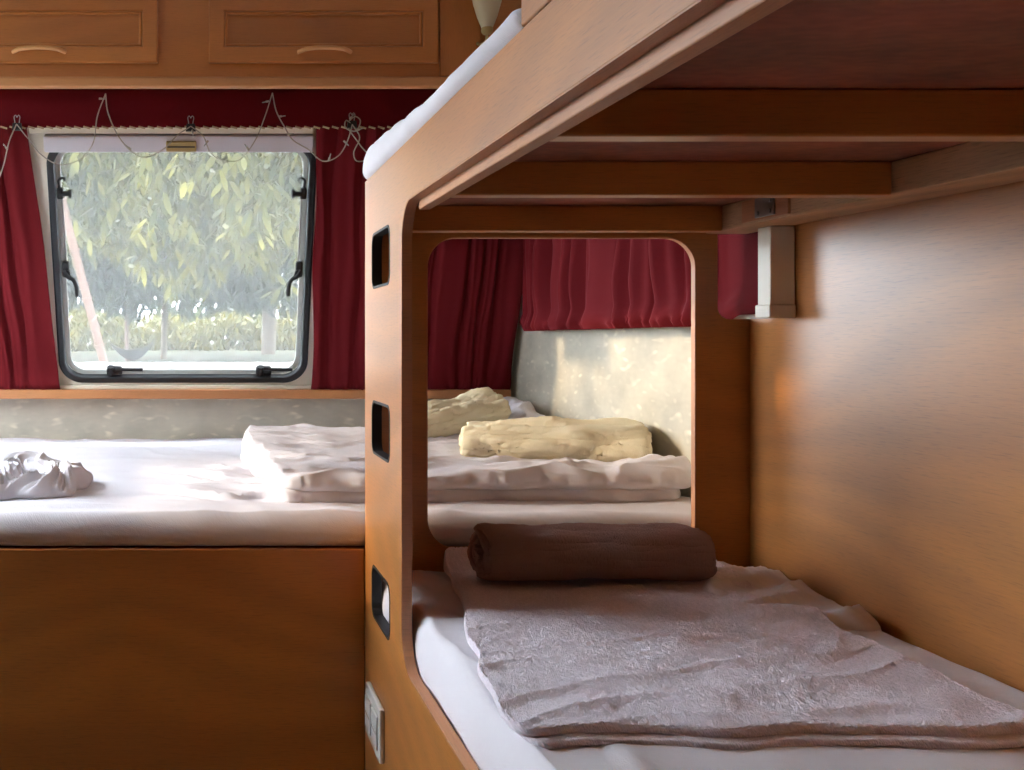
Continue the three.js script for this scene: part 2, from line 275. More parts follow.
// ---------------------------------------------------------------- bunk bed of wood panels
const PX = 0.297, PT = 0.0165, PI_ = PX + PT;     // side panel: outer face and thickness
{
  const b = thing('bunk_bed', 'honey wood bunk bed with foot holes and rounded openings', 'bunk bed', [0, 0, 0]);
  const put = (g) => { g.rotateY(Math.PI / 2); g.translate(PX, H, 0); return g; };       // shape x = distance from the camera
  const s = roundRect(-0.12, YF, 1.852, 0.29, 0);
  s.holes.push(roundRect(-0.02, -0.487, 1.513, 0.2035, 0.062, THREE.Path));
  const feet = [[0.089, 0.185], [-0.197, -0.105], [-0.482, -0.391]];
  for (const [a, c] of feet) s.holes.push(roundRect(1.604, a, 1.775, c, 0.022, THREE.Path));
  obj('side_panel', metreUV(put(slab(s, PT, 0.0012)), 'z', 0.3), M.wood, b);
  for (const [a, c] of feet) {
    const f = roundRect(1.6035, a - 0.0005, 1.7755, c + 0.0005, 0.022); f.holes.push(roundRect(1.608, a + 0.004, 1.771, c - 0.004, 0.019, THREE.Path));
    obj('foot_hole_liner', put(slab(f, PT + 0.001, 0.0005)).translate(-0.0008, 0, 0), M.black, b, 'black plastic liner of a foot hole');
  }
  // pale edging along the cut edge of the opening
  const e = roundRect(-0.022, -0.4885, 1.5145, 0.205, 0.063); e.holes.push(roundRect(-0.019, -0.486, 1.512, 0.2025, 0.061, THREE.Path));
  obj('edge_band', metreUV(put(slab(e, PT - 0.001, 0)).translate(0.0004, 0, 0), 'z'), M.edge, b, 'pinkish edging of the side opening');
  // end panel with the rounded window-like opening and the notch at the outer wall
  const o = new THREE.Shape();
  o.moveTo(PI_, YF); o.lineTo(0.9985, YF); o.lineTo(0.9985, 0.038); o.lineTo(0.936 + 0.022, 0.038); o.absarc(0.958, 0.06, 0.022, Math.PI * 1.5, Math.PI, true); o.lineTo(0.936, 0.29); o.lineTo(PI_, 0.29); o.lineTo(PI_, YF);
  o.holes.push(roundRect(0.407, -0.382, 0.896, 0.187, [0.058, 0.05, 0.055, 0.055], THREE.Path));
  obj('end_panel', metreUV(slab(o, 0.015, 0.001).translate(0, H, -1.851), 'x', 0.7), M.wood, b);
  const eb = roundRect(0.4055, -0.3835, 0.8975, 0.1885, [0.059, 0.051, 0.056, 0.056]); eb.holes.push(roundRect(0.4085, -0.3805, 0.8945, 0.1855, [0.056, 0.048, 0.053, 0.053], THREE.Path));
  obj('edge_band', slab(eb, 0.0145, 0).translate(0, H, -1.8507), M.edge, b, 'pinkish edging of the end opening');
  obj('wall_panel', metreUV((() => { const q = new THREE.Shape(); for (const [i, a] of [[-0.1, YF], [1.835, YF], [1.835, 0.038], [1.715, 0.038], [1.715, 0.215], [1.835, 0.215], [1.835, 0.9], [-0.1, 0.9]].entries()) i ? q.lineTo(...a) : q.moveTo(...a); const g = slab(q, 0.0056, 0); g.rotateY(Math.PI / 2); g.translate(0.994, H, 0); return g; })(), 'z', 1.1), M.wood, b, 'tall wood panel lining the wall beside the bunks');
  obj('foot_panel', metreUV(box(PI_, 0.994, YF, 0.29, 0.105, 0.12), 'x'), M.wood, b);
  // underside of the upper bunk
  obj('bunk_board', metreUV(box(PI_, 0.993, 0.2365, 0.2445, -1.834, 0.1, 0.0005), 'x'), M.ply, b, 'reddish brown plywood underside');
  for (const d of [1.80, 1.36, 0.975, 0.57]) obj('slat', metreUV(box(d > 1.7 ? PI_ + 0.001 : 0.3312, d > 1.7 ? 0.912 : 0.9095, 0.191, 0.2362, -d, -d + 0.028, 0.003), 'x', d), M.wood, b);
  obj('support_rail', metreUV(box(0.911, 0.9935, 0.192, 0.2363, -1.833, 0.1, 0.003), 'z', 0.2), M.pine, b, 'pale pine rail along the wall');
  obj('support_rail', metreUV(box(PI_ + 0.0002, 0.331, 0.1895, 0.2362, -1.47, 0.1, 0.002), 'z', 0.6), M.edge, b, 'pale batten behind the side rail');
  obj('rail_block', metreUV(box(0.9065, 0.9108, 0.196, 0.232, -1.70, -1.565, 0.001), 'z'), M.edge, b);
  const br = obj('bracket', box(0.9035, 0.9068, 0.199, 0.231, -1.655, -1.600, 0.001), M.steel, b, 'grey metal bracket with screws');
  for (const [y, z] of [[0.206, -1.645], [0.224, -1.61], [0.206, -1.61]]) obj('screw', rod([0.9038, H + y, z], [0.9015, H + y, z], 0.004), M.steel, br);
  obj('guard_board', metreUV(box(PX, PI_, 0.2915, 0.52, -0.945, 0.1, 0.003), 'z', 0.9), M.wood, b, 'raised guard board above the side rail');
  obj('lower_board', metreUV(box(PI_, 0.993, -0.545, -0.53, -1.834, 0.1, 0.001), 'x'), M.ply, b);
}
{ // trunking on the wall by the notch
  const t = thing('cable_trunking', 'cream square plastic trunking hanging under upper bunk rail by wall', 'trunking');
  obj('trunking_body', box(0.951, 0.9925, 0.055, 0.1915, -1.732, -1.693, 0.002, 2), M.duct, t);
  obj('end_cap', box(0.9475, 0.9925, 0.037, 0.060, -1.735, -1.689, 0.003, 2), M.duct, t);
}
{ // socket plate on the side panel
  const t = thing('wall_socket', 'white double switch plate on bunk side panel below foot holes', 'socket');
  obj('plate', box(PX - 0.009, PX, -0.694, -0.604, -1.790, -1.650, 0.003, 2), M.plastic, t);
  for (const z of [-1.752, -1.688]) { const k = obj('switch_rocker', box(PX - 0.0125, PX - 0.008, -0.677, -0.622, z - 0.025, z + 0.025, 0.003, 2), M.plastic, t); obj('rocker_line', box(PX - 0.0131, PX - 0.012, -0.651, -0.648, z - 0.02, z + 0.02, 0.0004), M.wire, k); }
}

// ---------------------------------------------------------------- mattresses and bedding on the bunk
const creaseLine = (x, c, w) => Math.exp(-(((x - c) / w) ** 2));
const lowMat = tag(obj('mattress', pad({ x0: 0.316, x1: 0.990, z0: -1.832, z1: 0.095, y0: -0.528, y1: -0.416, r: 0.024, rc: 0.03, nx: 110, nz: 190,
  top: (x, z) => 0.004 * fbm(x * 5, z * 4, 3) + 0.004 * smooth(0.42, 0.36, x) * n2(z * 6, 2) - 0.0022 * creaseLine(x, 0.395 + 0.01 * n2(z * 2, 4), 0.005) + 0.0035 * ridge(x * 9, z * 3 + 8) * smooth(0.5, 0.4, x),
  warp: (x, z) => [x + (x < 0.34 ? 0.004 * n2(z * 7, 1) : 0), z] }), M.sheet), 'white sheeted mattress on the lower bunk under terry towel', 'mattress');
{
  const t = thing('mattress', 'upper bunk mattress with grey white sheet bulging over side rail', 'mattress');
  obj('mattress_core', pad({ x0: 0.318, x1: 0.985, z0: -1.845, z1: 0.09, y0: 0.245, y1: 0.300, r: 0.02, nx: 40, nz: 60 }), M.sheet, t);
  obj('bed_sheet', pad({ x0: 0.2925, x1: 0.985, z0: -1.872, z1: -0.938, y0: 0.2905, y1: 0.330, r: 0.02, rc: 0.02, nx: 80, nz: 150,
    top: (x, z) => lerp(0.024, -0.018, smooth(-1.87, -1.05, z)) + 0.003 * n2(z * 6, x * 3) + 0.002 * n2(z * 17, x * 5), warp: (x, z) => [x + (x < 0.34 ? 0.0025 * n2(z * 8, 3) : 0), z] }), M.sheet, t, 'grey white sheet bulging over the rail');
}
{
  const t = thing('terry_blanket', 'thick white terry towel spread over the lower bunk mattress', 'towel');
  // the towel widens towards its folded front edge
  const warp = (x, z) => { const v = (z + 1.83) / 0.81; return [lerp(lerp(0.432, 0.325, smooth(-0.1, 1, v)), lerp(0.905, 0.890, v), x) + 0.006 * n2(z * 6, x * 2), z + 0.012 * n2(x * 3, 5) - 0.0 * x]; };
  const hump = (x, z) => 0.004 * fbm(x * 4, z * 7, 3) + 0.003 * ridge(x * 1.6 + 0.4 * n2(z * 3, 1), z * 9 + x * 1.5) * smooth(-1.72, -1.4, z) + 0.03 * smooth(-1.74, -1.83, z) + 0.014 * smooth(-1.62, -1.72, z) * smooth(0.7, 0.98, x) + 0.012 * Math.exp(-(((z + 1.55 - 0.25 * (x - 0.6)) / 0.03) ** 2)) * smooth(0.45, 0.8, x);
  const lower = pad({ x0: 0.014, x1: 0.99, z0: -1.825, z1: -1.025, y0: -0.417, y1: -0.410, r: 0.004, rc: 0.03, nx: 150, nz: 150, top: hump, warp });
  const upper = pad({ x0: 0, x1: 0.99, z0: -1.822, z1: -1.04, y0: -0.411, y1: -0.401, r: 0.005, rc: 0.03, nx: 300, nz: 400, top: (x, z) => hump(x, z) + 0.0010 * n2(x * 95, z * 170) + 0.0008 * n2(x * 190 + 3, z * 340), warp });
  obj('folded_layer', lower, M.terry, t); obj('folded_layer', upper, M.terry, t);
}
{ // sheet rumpled up beside the towel, against the wall
  const g = pad({ x0: 0.80, x1: 0.985, z0: -1.80, z1: -1.45, y0: -0.44, y1: -0.405, r: 0.02, rc: 0.05, nx: 60, nz: 80, top: (x, z) => 0.018 * ridge(x * 5 + z * 6, z * 4) + 0.008 * fbm(x * 10, z * 10, 3), warp: (x, z) => [x, z - 0.25 * (0.9 - x)] });
  tag(obj('rumpled_sheet', g, M.sheet), 'loose crumpled sheet corner between terry towel and wood wall', 'sheet');
}
function rolled({ len, rx, ry, turns, t, nu = 200, nv = 60, wob = 0.004, sq = 2.4, seedY = 0 }) {   // a cloth rolled up along x, flattened
  return sheet(nu, nv, (u, v) => {
    const a = u * turns * Math.PI * 2 + 2.2, k = lerp(0.26, 1, u), c = Math.cos(a), s = Math.sin(a), f = (Math.abs(c) ** sq + Math.abs(s) ** sq) ** (-1 / sq);
    const end = Math.max(0, Math.abs(v - 0.5) * 2 - 0.9) / 0.1, x = (v - 0.5) * len * (1 - 0.02 * Math.sin(a * 0.5 + seedY)) + 0.004 * n2(a * 0.7, v > 0.5 ? 9 : 3), sh = 1 - 0.08 * end * end;
    const w = wob * n3(v * 2.2 + seedY, c * 1.0, s * 1.0) + wob * 0.55 * n3(v * 3 + seedY, c * 4.2, s * 4.2) + wob * 0.3 * (1 - Math.abs(n3(v * 9 + c * 2 + seedY, c * 2.5, s * 2.5))) + wob * 0.1 * n3(v * 26 + seedY, c * 5, s * 5);
    return [x, (ry * k * f * sh + w) * s, (rx * k * f * sh + w) * c];
  }, t, [len, turns * 0.3]);
}
{
  const t = thing('rolled_towel', 'dark brown rolled terry towel lying across the lower bunk', 'towel', [0.645, H - 0.356, -1.685]);
  t.rotation.y = 0.03;
  const g = rolled({ len: 0.37, rx: 0.058, ry: 0.037, turns: 3.0, t: 0.007, nu: 260, nv: 90, wob: 0.005, seedY: 4 });
  obj('rolled_cloth', g, M.brown, t);
}

// ---------------------------------------------------------------- double bed under the window
{
  const b = thing('bed_base', 'plain honey wood base of the double bed below the window', 'bed');
  obj('front_panel', metreUV(box(XL + 0.001, PX - 0.0005, YF, -0.384, -1.868, -1.852, 0.002), 'x', 0.15), M.wood, b);
  obj('bed_board', metreUV(box(XL + 0.001, XR - 0.001, -0.40, -0.385, ZB + 0.001, -1.869, 0.001)), M.ply, b);
}
tag(obj('mattress', pad({ x0: XL + 0.005, x1: 0.998, z0: ZB + 0.003, z1: -1.853, y0: -0.384, y1: -0.323, r: 0.032, rc: 0.034, nx: 260, nz: 160,
  top: (x, z) => 0.006 * fbm(x * 2.2, z * 2.5, 3) + 0.02 * ridge((x * 0.5 - z * 0.9) * 5 + 0.3 * n2(x * 4, z * 4), (x + z * 0.5) * 1.2) * smooth(-0.2, 0.08, x) * smooth(0.5, 0.2, x) * smooth(-1.93, -2.05, z) * smooth(-2.75, -2.4, z) + 0.004 * ridge(x * 1.2, z * 9) * smooth(-2.2, -1.95, z) + 0.005 * ridge(x * 2.5 + n2(x * 2, z * 2) * 0.4, z * 4),
  side: (x, z) => z > -2 ? 0.002 * n2(x * 4, 1) : 0 }), M.sheet), 'wide white sheeted mattress of the double bed under the window', 'mattress');
{
  const t = thing('duvet', 'white duvet folded in two layers on the double bed', 'duvet');
  const bendy = (x, z) => 0.25 * n2(x * 2.5, z * 2.5), left = (x) => smooth(0.6, 0.42, x);
  const wr = (x, z) => 0.008 * ridge(x * 1.5 + bendy(x, z), z * 8 + x * 1.6) + 0.0045 * ridge(x * 3 + 3, z * 17 - x * 3) + 0.002 * ridge(x * 4, z * 22 + 5) + 0.003 * fbm(x * 7, z * 7, 3);
  const puck = (x, z) => 0.005 * n2(x * 24, z * 6) + 0.004 * n2(x * 9, 3);
  const warp = (x, z, o) => [x + 0.010 * n2(z * 3, 1 + o) - 0.04 * smooth(-2.05, -2.6, z) * smooth(0.5, 0.2, x), z + 0.008 * n2(x * 7, 2 + o) - 0.03 * smooth(0.3, 0.6, x)];
  obj('folded_layer', pad({ x0: 0.140, x1: 0.965, z0: -2.72, z1: -1.965, y0: -0.324, y1: -0.293, r: 0.0155, rc: 0.05, nx: 150, nz: 90, top: (x, z) => wr(x, z) * 0.4, warp: (x, z) => warp(x, z, 0), side: puck }), M.sheet, t);
  obj('folded_layer', pad({ x0: 0.145, x1: 0.985, z0: -2.74, z1: -1.955, y0: -0.296, y1: -0.262, r: 0.018, rc: 0.05, nx: 260, nz: 190,
    top: (x, z) => wr(x, z) * 1.45 - 0.008 + 0.026 * smooth(-2.02, -2.65, z) * left(x) + (0.014 + 0.006 * n2(x * 4, 8)) * Math.exp(-(((z + 2.01) / 0.05) ** 2)) * (1 - left(x)) + 0.012 * smooth(0.85, 0.95, x), warp: (x, z) => warp(x, z, 4), side: puck }), M.sheet, t);
}
{ // sheet pushed into the corner behind the duvet
  const g = pad({ x0: 0.62, x1: 0.985, z0: -3.2, z1: -2.42, y0: -0.325, y1: -0.285, r: 0.04, rc: 0.08, nx: 110, nz: 140,
    top: (x, z) => 0.075 * Math.exp(-(((x - 0.93) / 0.08) ** 2) - (((z + 3.0) / 0.2) ** 2)) + 0.03 * smooth(-2.4, -2.7, z) * smooth(0.6, 0.8, x) + 0.016 * ridge(x * 6 + z * 5, z * 3 - x * 2) + 0.006 * fbm(x * 12, z * 12, 3) });
  tag(obj('crumpled_sheet', g, M.sheet), 'white sheet heaped in the corner by wallpaper wall behind cream towels', 'sheet');
}
{
  const g = rolled({ len: 0.36, rx: 0.07, ry: 0.042, turns: 2.2, t: 0.010, wob: 0.011, sq: 2.1, seedY: 1 });
  const o = tag(obj('rolled_towel', g, M.cream), 'cream rolled towel resting against the window wall side of duvet', 'towel');
  o.position.set(0.665, H - 0.222, -2.77); o.rotation.set(0.1, 0.45, 0.13);
}
{
  const g = rolled({ len: 0.385, rx: 0.105, ry: 0.032, turns: 2.0, t: 0.011, wob: 0.011, sq: 2.6, seedY: 7 });
  const o = tag(obj('folded_towel', g, M.cream), 'flat folded cream towel on the duvet beside sunlit wallpaper', 'towel');
  o.position.set(0.785, H - 0.232, -2.27); o.rotation.set(0.06, -0.30, 0.045);
}
{ // crumpled cloth on the left of the bed
  const g = pad({ x0: -0.66, x1: -0.262, z0: -2.36, z1: -2.02, y0: -0.322, y1: -0.296, r: 0.018, rc: 0.10, nx: 200, nz: 150,
    top: (x, z) => {
      const a = x + 0.022 * n2(x * 12, z * 12), b = z + 0.022 * n2(x * 12 + 5, z * 12), f = smooth(-2.2, -2.1, z), side = smooth(-0.36, -0.29, x);
      const dome = 0.05 * Math.exp(-(((x + 0.40) / 0.10) ** 2) - (((z + 2.22) / 0.09) ** 2)) + 0.022 * Math.exp(-(((x + 0.55) / 0.12) ** 2) - (((z + 2.2) / 0.1) ** 2));
      return dome - 0.006 + (0.006 + 0.022 * f + 0.012 * side) * ridge(a * 11, b * 9) + (0.003 + 0.012 * f) * ridge(a * 24 + 3, b * 22) + 0.004 * n2(a * 45, b * 45) * f;
    },
    warp: (x, z) => [x + 0.02 * n2(z * 11, x * 3), z + 0.02 * n2(x * 12, 4)] });
  tag(obj('crumpled_cloth', g, M.sheet), 'small crumpled white cloth lying alone on the bed sheet', 'cloth');
}

// ---------------------------------------------------------------- curtains
function curtain(name, label, w, h, folds, amp, place, sd, group, [b0, t0, t1] = [0, 0, 0], tucked = false) {  // local: x 0..w, y 0..h up, z towards the room
  const g = sheet(folds * 18, 46, (u, v) => {
    const ph = u * folds * Math.PI * 2 + 1.5 * n2(u * 4 + sd, 0.3) * 2 + 0.5 * n2(u * 7 + sd, v * 1.5), tuck = tucked ? smooth(0.885, 0.80, u) : 1, tight = 1 - 0.35 * smooth(0.2, 0, v), hem = smooth(0.05, 0, v);
    const z = amp * tight * (0.9 * (2 * Math.abs(Math.sin(ph / 2)) ** 0.6 - 1) + 0.22 * Math.sin(ph * 2.1 + 1 + sd)) * (0.75 + 0.35 * n2(u * 5 + sd, v * 1.2)) + amp * 0.35 * hem * Math.sin(ph * 3.0 + sd);
    return [lerp(lerp(b0, t0, v), w + t1 * v, u) + 0.006 * n2(u * 9 + sd, v * 2), v * h + (tucked ? 0.02 * (1 - v) * smooth(0.86, 0.92, u) : 0), (z + amp * 1.6 - 0.015) * tuck + 0.015 + 0.012 * smooth(0.1, 0.03, v) * smooth(0, 0.03, v)];
  }, 0.0022, [w, h]);
  const o = tag(obj(name, g, M.velvet), label, 'curtain', group); place(o); return o;
}
const slopeAt = (x, Y, off) => (o) => { o.rotation.x = TH; o.position.set(x, H + Y - Math.sin(TH) * off, onSlope(Y) + Math.cos(TH) * off); };
curtain('curtain', 'dark red velvet curtain left of the end window', 0.70, 0.86, 9, 0.014, (o) => { slopeAt(-0.455, -0.150, 0.026)(o); o.rotation.y = 0; o.scale.x = -1; }, 1.3, null, [0, 0.05, 0]);
curtain('curtain', 'dark red velvet curtain between end window and wallpaper corner', 0.645, 0.86, 10, 0.014, slopeAt(0.335, -0.150, 0.026), 5.1, null, [0.012, -0.008, 0.0]);
curtain('curtain', 'short red velvet curtain hanging on the wallpaper side wall', 1.215, 0.58, 10, 0.032, (o) => { o.rotation.y = -Math.PI / 2; o.position.set(0.999, H + 0.026, -2.965); }, 9.4, null, [0, 0.035, 0], true);

// ---------------------------------------------------------------- pelmet, clips and string of lights
{
  const t = thing('pelmet', 'dark red fabric pelmet with beige braid under the lockers', 'pelmet');
  obj('pelmet_board', sheet(160, 8, (u, v) => [lerp(XL + 0.005, 0.992, u), H + lerp(0.562, 0.6635, v), -2.668 + 0.002 * n2(u * 20, v * 2)], 0.006, [2.2, 0.14]), M.pelmet, t);
  const pts = []; for (let i = 0; i <= 420; i++) { const u = i / 420, a = u * 88 * Math.PI * 2; pts.push([lerp(XL + 0.01, 0.99, u), H + 0.561 + 0.0025 * Math.cos(a), -2.662 + 0.0025 * Math.sin(a)]); }
  const beads = []; for (let i = 0; i < 90; i++) { const x = lerp(XL + 0.02, 0.98, i / 89); beads.push(rod([x - 0.009, H + 0.5625, -2.6625], [x + 0.008, H + 0.5575, -2.6615], 0.0027, 0.0027, 6)); }
  obj('braid', beads, M.braid, t, 'twisted beige braid edging');
}
const ZW = -2.652;
for (const [x, y, lab] of [[-0.488, 0.562, 'black binder clip on pelmet by the left red curtain'], [-0.032, 0.560, 'black binder clip on pelmet above the window blind catch'], [0.391, 0.568, 'black binder clip holding tangled wire on pelmet by bunk']]) {
  const c = thing('binder_clip', lab, 'clip', [x, H + y, ZW - 0.004]);
  const s = new THREE.Shape(); s.moveTo(-0.012, -0.002); s.lineTo(0.012, -0.002); s.lineTo(0.011, 0.012); s.lineTo(-0.011, 0.012);
  obj('clip_body', [slab(new THREE.Shape([[-0.013, -0.012], [0.013, -0.012], [0.011, 0.007], [-0.011, 0.007]].map((p) => new THREE.Vector2(...p))), 0.012, 0.001).translate(0, 0, -0.002)], M.black, c);
  obj('clip_handle', [tube([[-0.005, 0.002, 0.004], [-0.006, 0.012, 0.005], [-0.0075, 0.024, 0.006], [-0.004, 0.028, 0.006], [0, 0.022, 0.006]], 0.0011, 20), tube([[0.005, 0.002, 0.004], [0.006, 0.012, 0.005], [0.0075, 0.024, 0.006], [0.004, 0.028, 0.006], [0, 0.022, 0.006]], 0.0011, 20)], M.steel, c, 'silver wire handles');
}
{
  const t = thing('string_lights', 'thin wire of unlit fairy lights looped along the red pelmet', 'string lights');
  const runs = [
    [[-0.56, 0.36], [-0.535, 0.42], [-0.522, 0.462], [-0.508, 0.52], [-0.488, 0.565]],
    [[-0.488, 0.565], [-0.46, 0.53], [-0.425, 0.487], [-0.375, 0.459], [-0.315, 0.478], [-0.287, 0.52], [-0.277, 0.585], [-0.255, 0.645]],
    [[-0.255, 0.645], [-0.250, 0.60], [-0.222, 0.535], [-0.185, 0.492], [-0.150, 0.479], [-0.10, 0.503], [-0.068, 0.535], [-0.032, 0.560]],
    [[-0.032, 0.560], [0.0, 0.535], [0.02, 0.49], [0.055, 0.470], [0.095, 0.473], [0.135, 0.52], [0.162, 0.585], [0.182, 0.648]],
    [[0.182, 0.648], [0.192, 0.60], [0.212, 0.56], [0.235, 0.525], [0.275, 0.500], [0.315, 0.468], [0.355, 0.483], [0.38, 0.525], [0.391, 0.565]],
    [[0.391, 0.565], [0.375, 0.575], [0.372, 0.558], [0.400, 0.548], [0.412, 0.575], [0.398, 0.585], [0.380, 0.565], [0.405, 0.520], [0.43, 0.49], [0.46, 0.478]],
    [[0.391, 0.565], [0.41, 0.53], [0.395, 0.49], [0.402, 0.470], [0.425, 0.470], [0.45, 0.49], [0.47, 0.46]],
  ];
  runs.forEach((r, k) => obj('wire', tube(r.map(([x, y], i) => [x, y + H, ZW + 0.006 + 0.003 * Math.sin(i * 2 + k)]), 0.0017, 70, 6), M.wire, t));
  for (const [x, y, a] of [[-0.513, 0.50, 2.2], [-0.312, 0.482, 0.8], [-0.27, 0.632, -0.1], [-0.19, 0.50, 2.5], [-0.148, 0.479, 0.3], [-0.028, 0.548, -1.4], [0.012, 0.52, -2.2], [0.062, 0.468, -1.1], [0.118, 0.50, 2.2], [0.17, 0.625, 3.4], [0.20, 0.585, 0.1], [0.222, 0.538, 0.1], [0.33, 0.472, 1.3], [0.37, 0.52, -0.8], [0.385, 0.58, 0.8], [0.405, 0.55, 0.3]]) {
    const b = obj('bulb', rod([x, y + H, ZW + 0.008], [x + 0.016 * Math.cos(a), y + 0.016 * Math.sin(a) + H, ZW + 0.010], 0.0021, 0.0014, 8), M.clearBulb, t);
    obj('bulb_socket', rod([x - 0.002 * Math.cos(a), y - 0.002 * Math.sin(a) + H, ZW + 0.007], [x + 0.006 * Math.cos(a), y + 0.006 * Math.sin(a) + H, ZW + 0.009], 0.0028, 0.0026, 8), M.wire, b);
  }
}

// ---------------------------------------------------------------- overhead lockers
{
  const t = thing('overhead_locker', 'row of honey wood overhead lockers with framed doors above window', 'locker');
  const ZL = -2.55;
  obj('locker_body', [metreUV(box(XL + 0.002, 0.998, 0.664, YC - 0.001, ZL - 0.30, ZL - 0.006, 0.002), 'x', 0.4)], M.locker, t);
  obj('bottom_rail', metreUV(box(XL + 0.002, 0.998, 0.636, 0.6645, ZL - 0.016, ZL + 0.008, 0.008, 3), 'x'), M.lockerTrimLit, t, 'rounded bottom moulding coloured paler for light from below');
  for (const [x0, x1] of [[-0.69, -0.1136], [0.015, 0.593]]) {
    const y0 = 0.698, y1 = 0.868;
    const fr = roundRect(x0, y0, x1, y1, 0); fr.holes.push(roundRect(x0 + 0.04, y0 + 0.041, x1 - 0.04, y1 - 0.041, 0, THREE.Path));
    const d = obj('door', metreUV(slab(fr, 0.018, 0.004).translate(0, H, ZL - 0.006), 'x', x0), M.locker, t);
    obj('door_panel', metreUV(box(x0 + 0.038, x1 - 0.038, y0 + 0.038, y1 - 0.038, ZL - 0.006, ZL + 0.002, 0.001), 'x', x0 + 3), M.locker, d);
    const mo = roundRect(x0 + 0.0405, y0 + 0.0415, x1 - 0.0405, y1 - 0.0415, 0); mo.holes.push(roundRect(x0 + 0.048, y0 + 0.049, x1 - 0.048, y1 - 0.049, 0, THREE.Path));
    obj('moulding', metreUV(slab(mo, 0.014, 0.003).translate(0, H, ZL - 0.004), 'x'), M.locker, d);
    const hx = x0 < 0 ? -0.4115 : 0.3055, hy = 0.7255;
    obj('handle', tube([[hx - 0.066, hy + H - 0.002, ZL + 0.012], [hx - 0.045, hy + H + 0.001, ZL + 0.030], [hx, hy + H + 0.003, ZL + 0.036], [hx + 0.045, hy + H + 0.001, ZL + 0.030], [hx + 0.066, hy + H - 0.002, ZL + 0.012]], 0.0055, 40, 10), M.handle, d, 'curved wooden pull');
  }
  obj('end_stile', metreUV(box(0.597, 0.70, 0.665, YC - 0.002, ZL - 0.006, ZL + 0.004, 0.002), 'y'), M.locker, t);
}
{ // reading lamp on the locker stile
  const t = thing('reading_lamp', 'frosted glass lamp shade on the locker above the bunk', 'lamp', [0.692, H + 0.757, -2.46]);
  const prof = [[0.012, 0.0], [0.017, 0.012], [0.024, 0.03], [0.034, 0.065], [0.041, 0.11], [0.044, 0.13], [0.042, 0.13], [0.039, 0.11], [0.032, 0.065], [0.022, 0.03], [0.015, 0.013], [0.010, 0.004]].map((p) => new THREE.Vector2(...p));
  obj('lamp_shade', new THREE.LatheGeometry(prof, 32), M.glassShade, t, 'frosted tapering glass shade');
  obj('lamp_collar', new THREE.LatheGeometry([[0, -0.012], [0.010, -0.012], [0.014, -0.006], [0.014, 0.002], [0.012, 0.006], [0, 0.006]].map((p) => new THREE.Vector2(...p)), 24), M.brass, t, 'brass collar');
  obj('lamp_arm', tube([[0, -0.008, 0], [0.004, -0.022, -0.02], [0, -0.02, -0.06], [0, -0.01, -0.086]], 0.004, 20, 8), M.brass, t);
}

// ---------------------------------------------------------------- outside
const gY = (x, z) => -1.4 + 1.1 * smooth(4, 15, -z) + 0.05 * n2(x * 0.4, z * 0.4) * smooth(3, 10, -z);
{
  const grassT = rep(tex(512, 512, (u, v) => { const a = fbm(u * 9, v * 9, 5), b = n2(u * 50, v * 50); const k = smooth(-0.25, 0.35, a); return [lerp(0.30, 0.19, k) + 0.04 * b, lerp(0.26, 0.23, k) + 0.04 * b, lerp(0.13, 0.06, k) + 0.02 * b]; }), 0.18, 0.18);
  const g = surface(120, 120, (u, v) => { const x = lerp(-45, 45, u), z = lerp(12, -60, v); const inside = Math.max(Math.abs(x + 0.1) - 1.4, Math.abs(z + 0.5) - 3); return [x, H + gY(x, z) - (inside < 0 ? 0.05 : 0), z]; }, [90, 72]);
  struct(obj('ground', g, std({ map: grassT, roughness: 1 })), 'sunlit grass and bare earth under the trees outside', 'ground');
}
const leafGeo = (() => { const g = surface(2, 5, (u, v) => { const w = 0.5 * Math.sin(Math.PI * clamp(v * 0.94 + 0.06)) ** 0.8 * 0.27; return [(u - 0.5) * 2 * w, -v + 0.0, 0.10 * v * v + 0.12 * w * Math.abs(u - 0.5) * 2]; }); return g; })();
const leafMat = phy({ color: 0xffffff, roughness: 0.95, transmission: 0.42, thickness: 0, ior: 1.3 });
leafMat.roughness = 1;
const bark = std({ map: rep(tex(256, 256, (u, v) => { const s = 0.36 + 0.12 * fbm(u * 8, v * 3, 4); return [s * 1.05, s * 0.92, s * 0.78]; }), 2, 2), roughness: 0.95 });
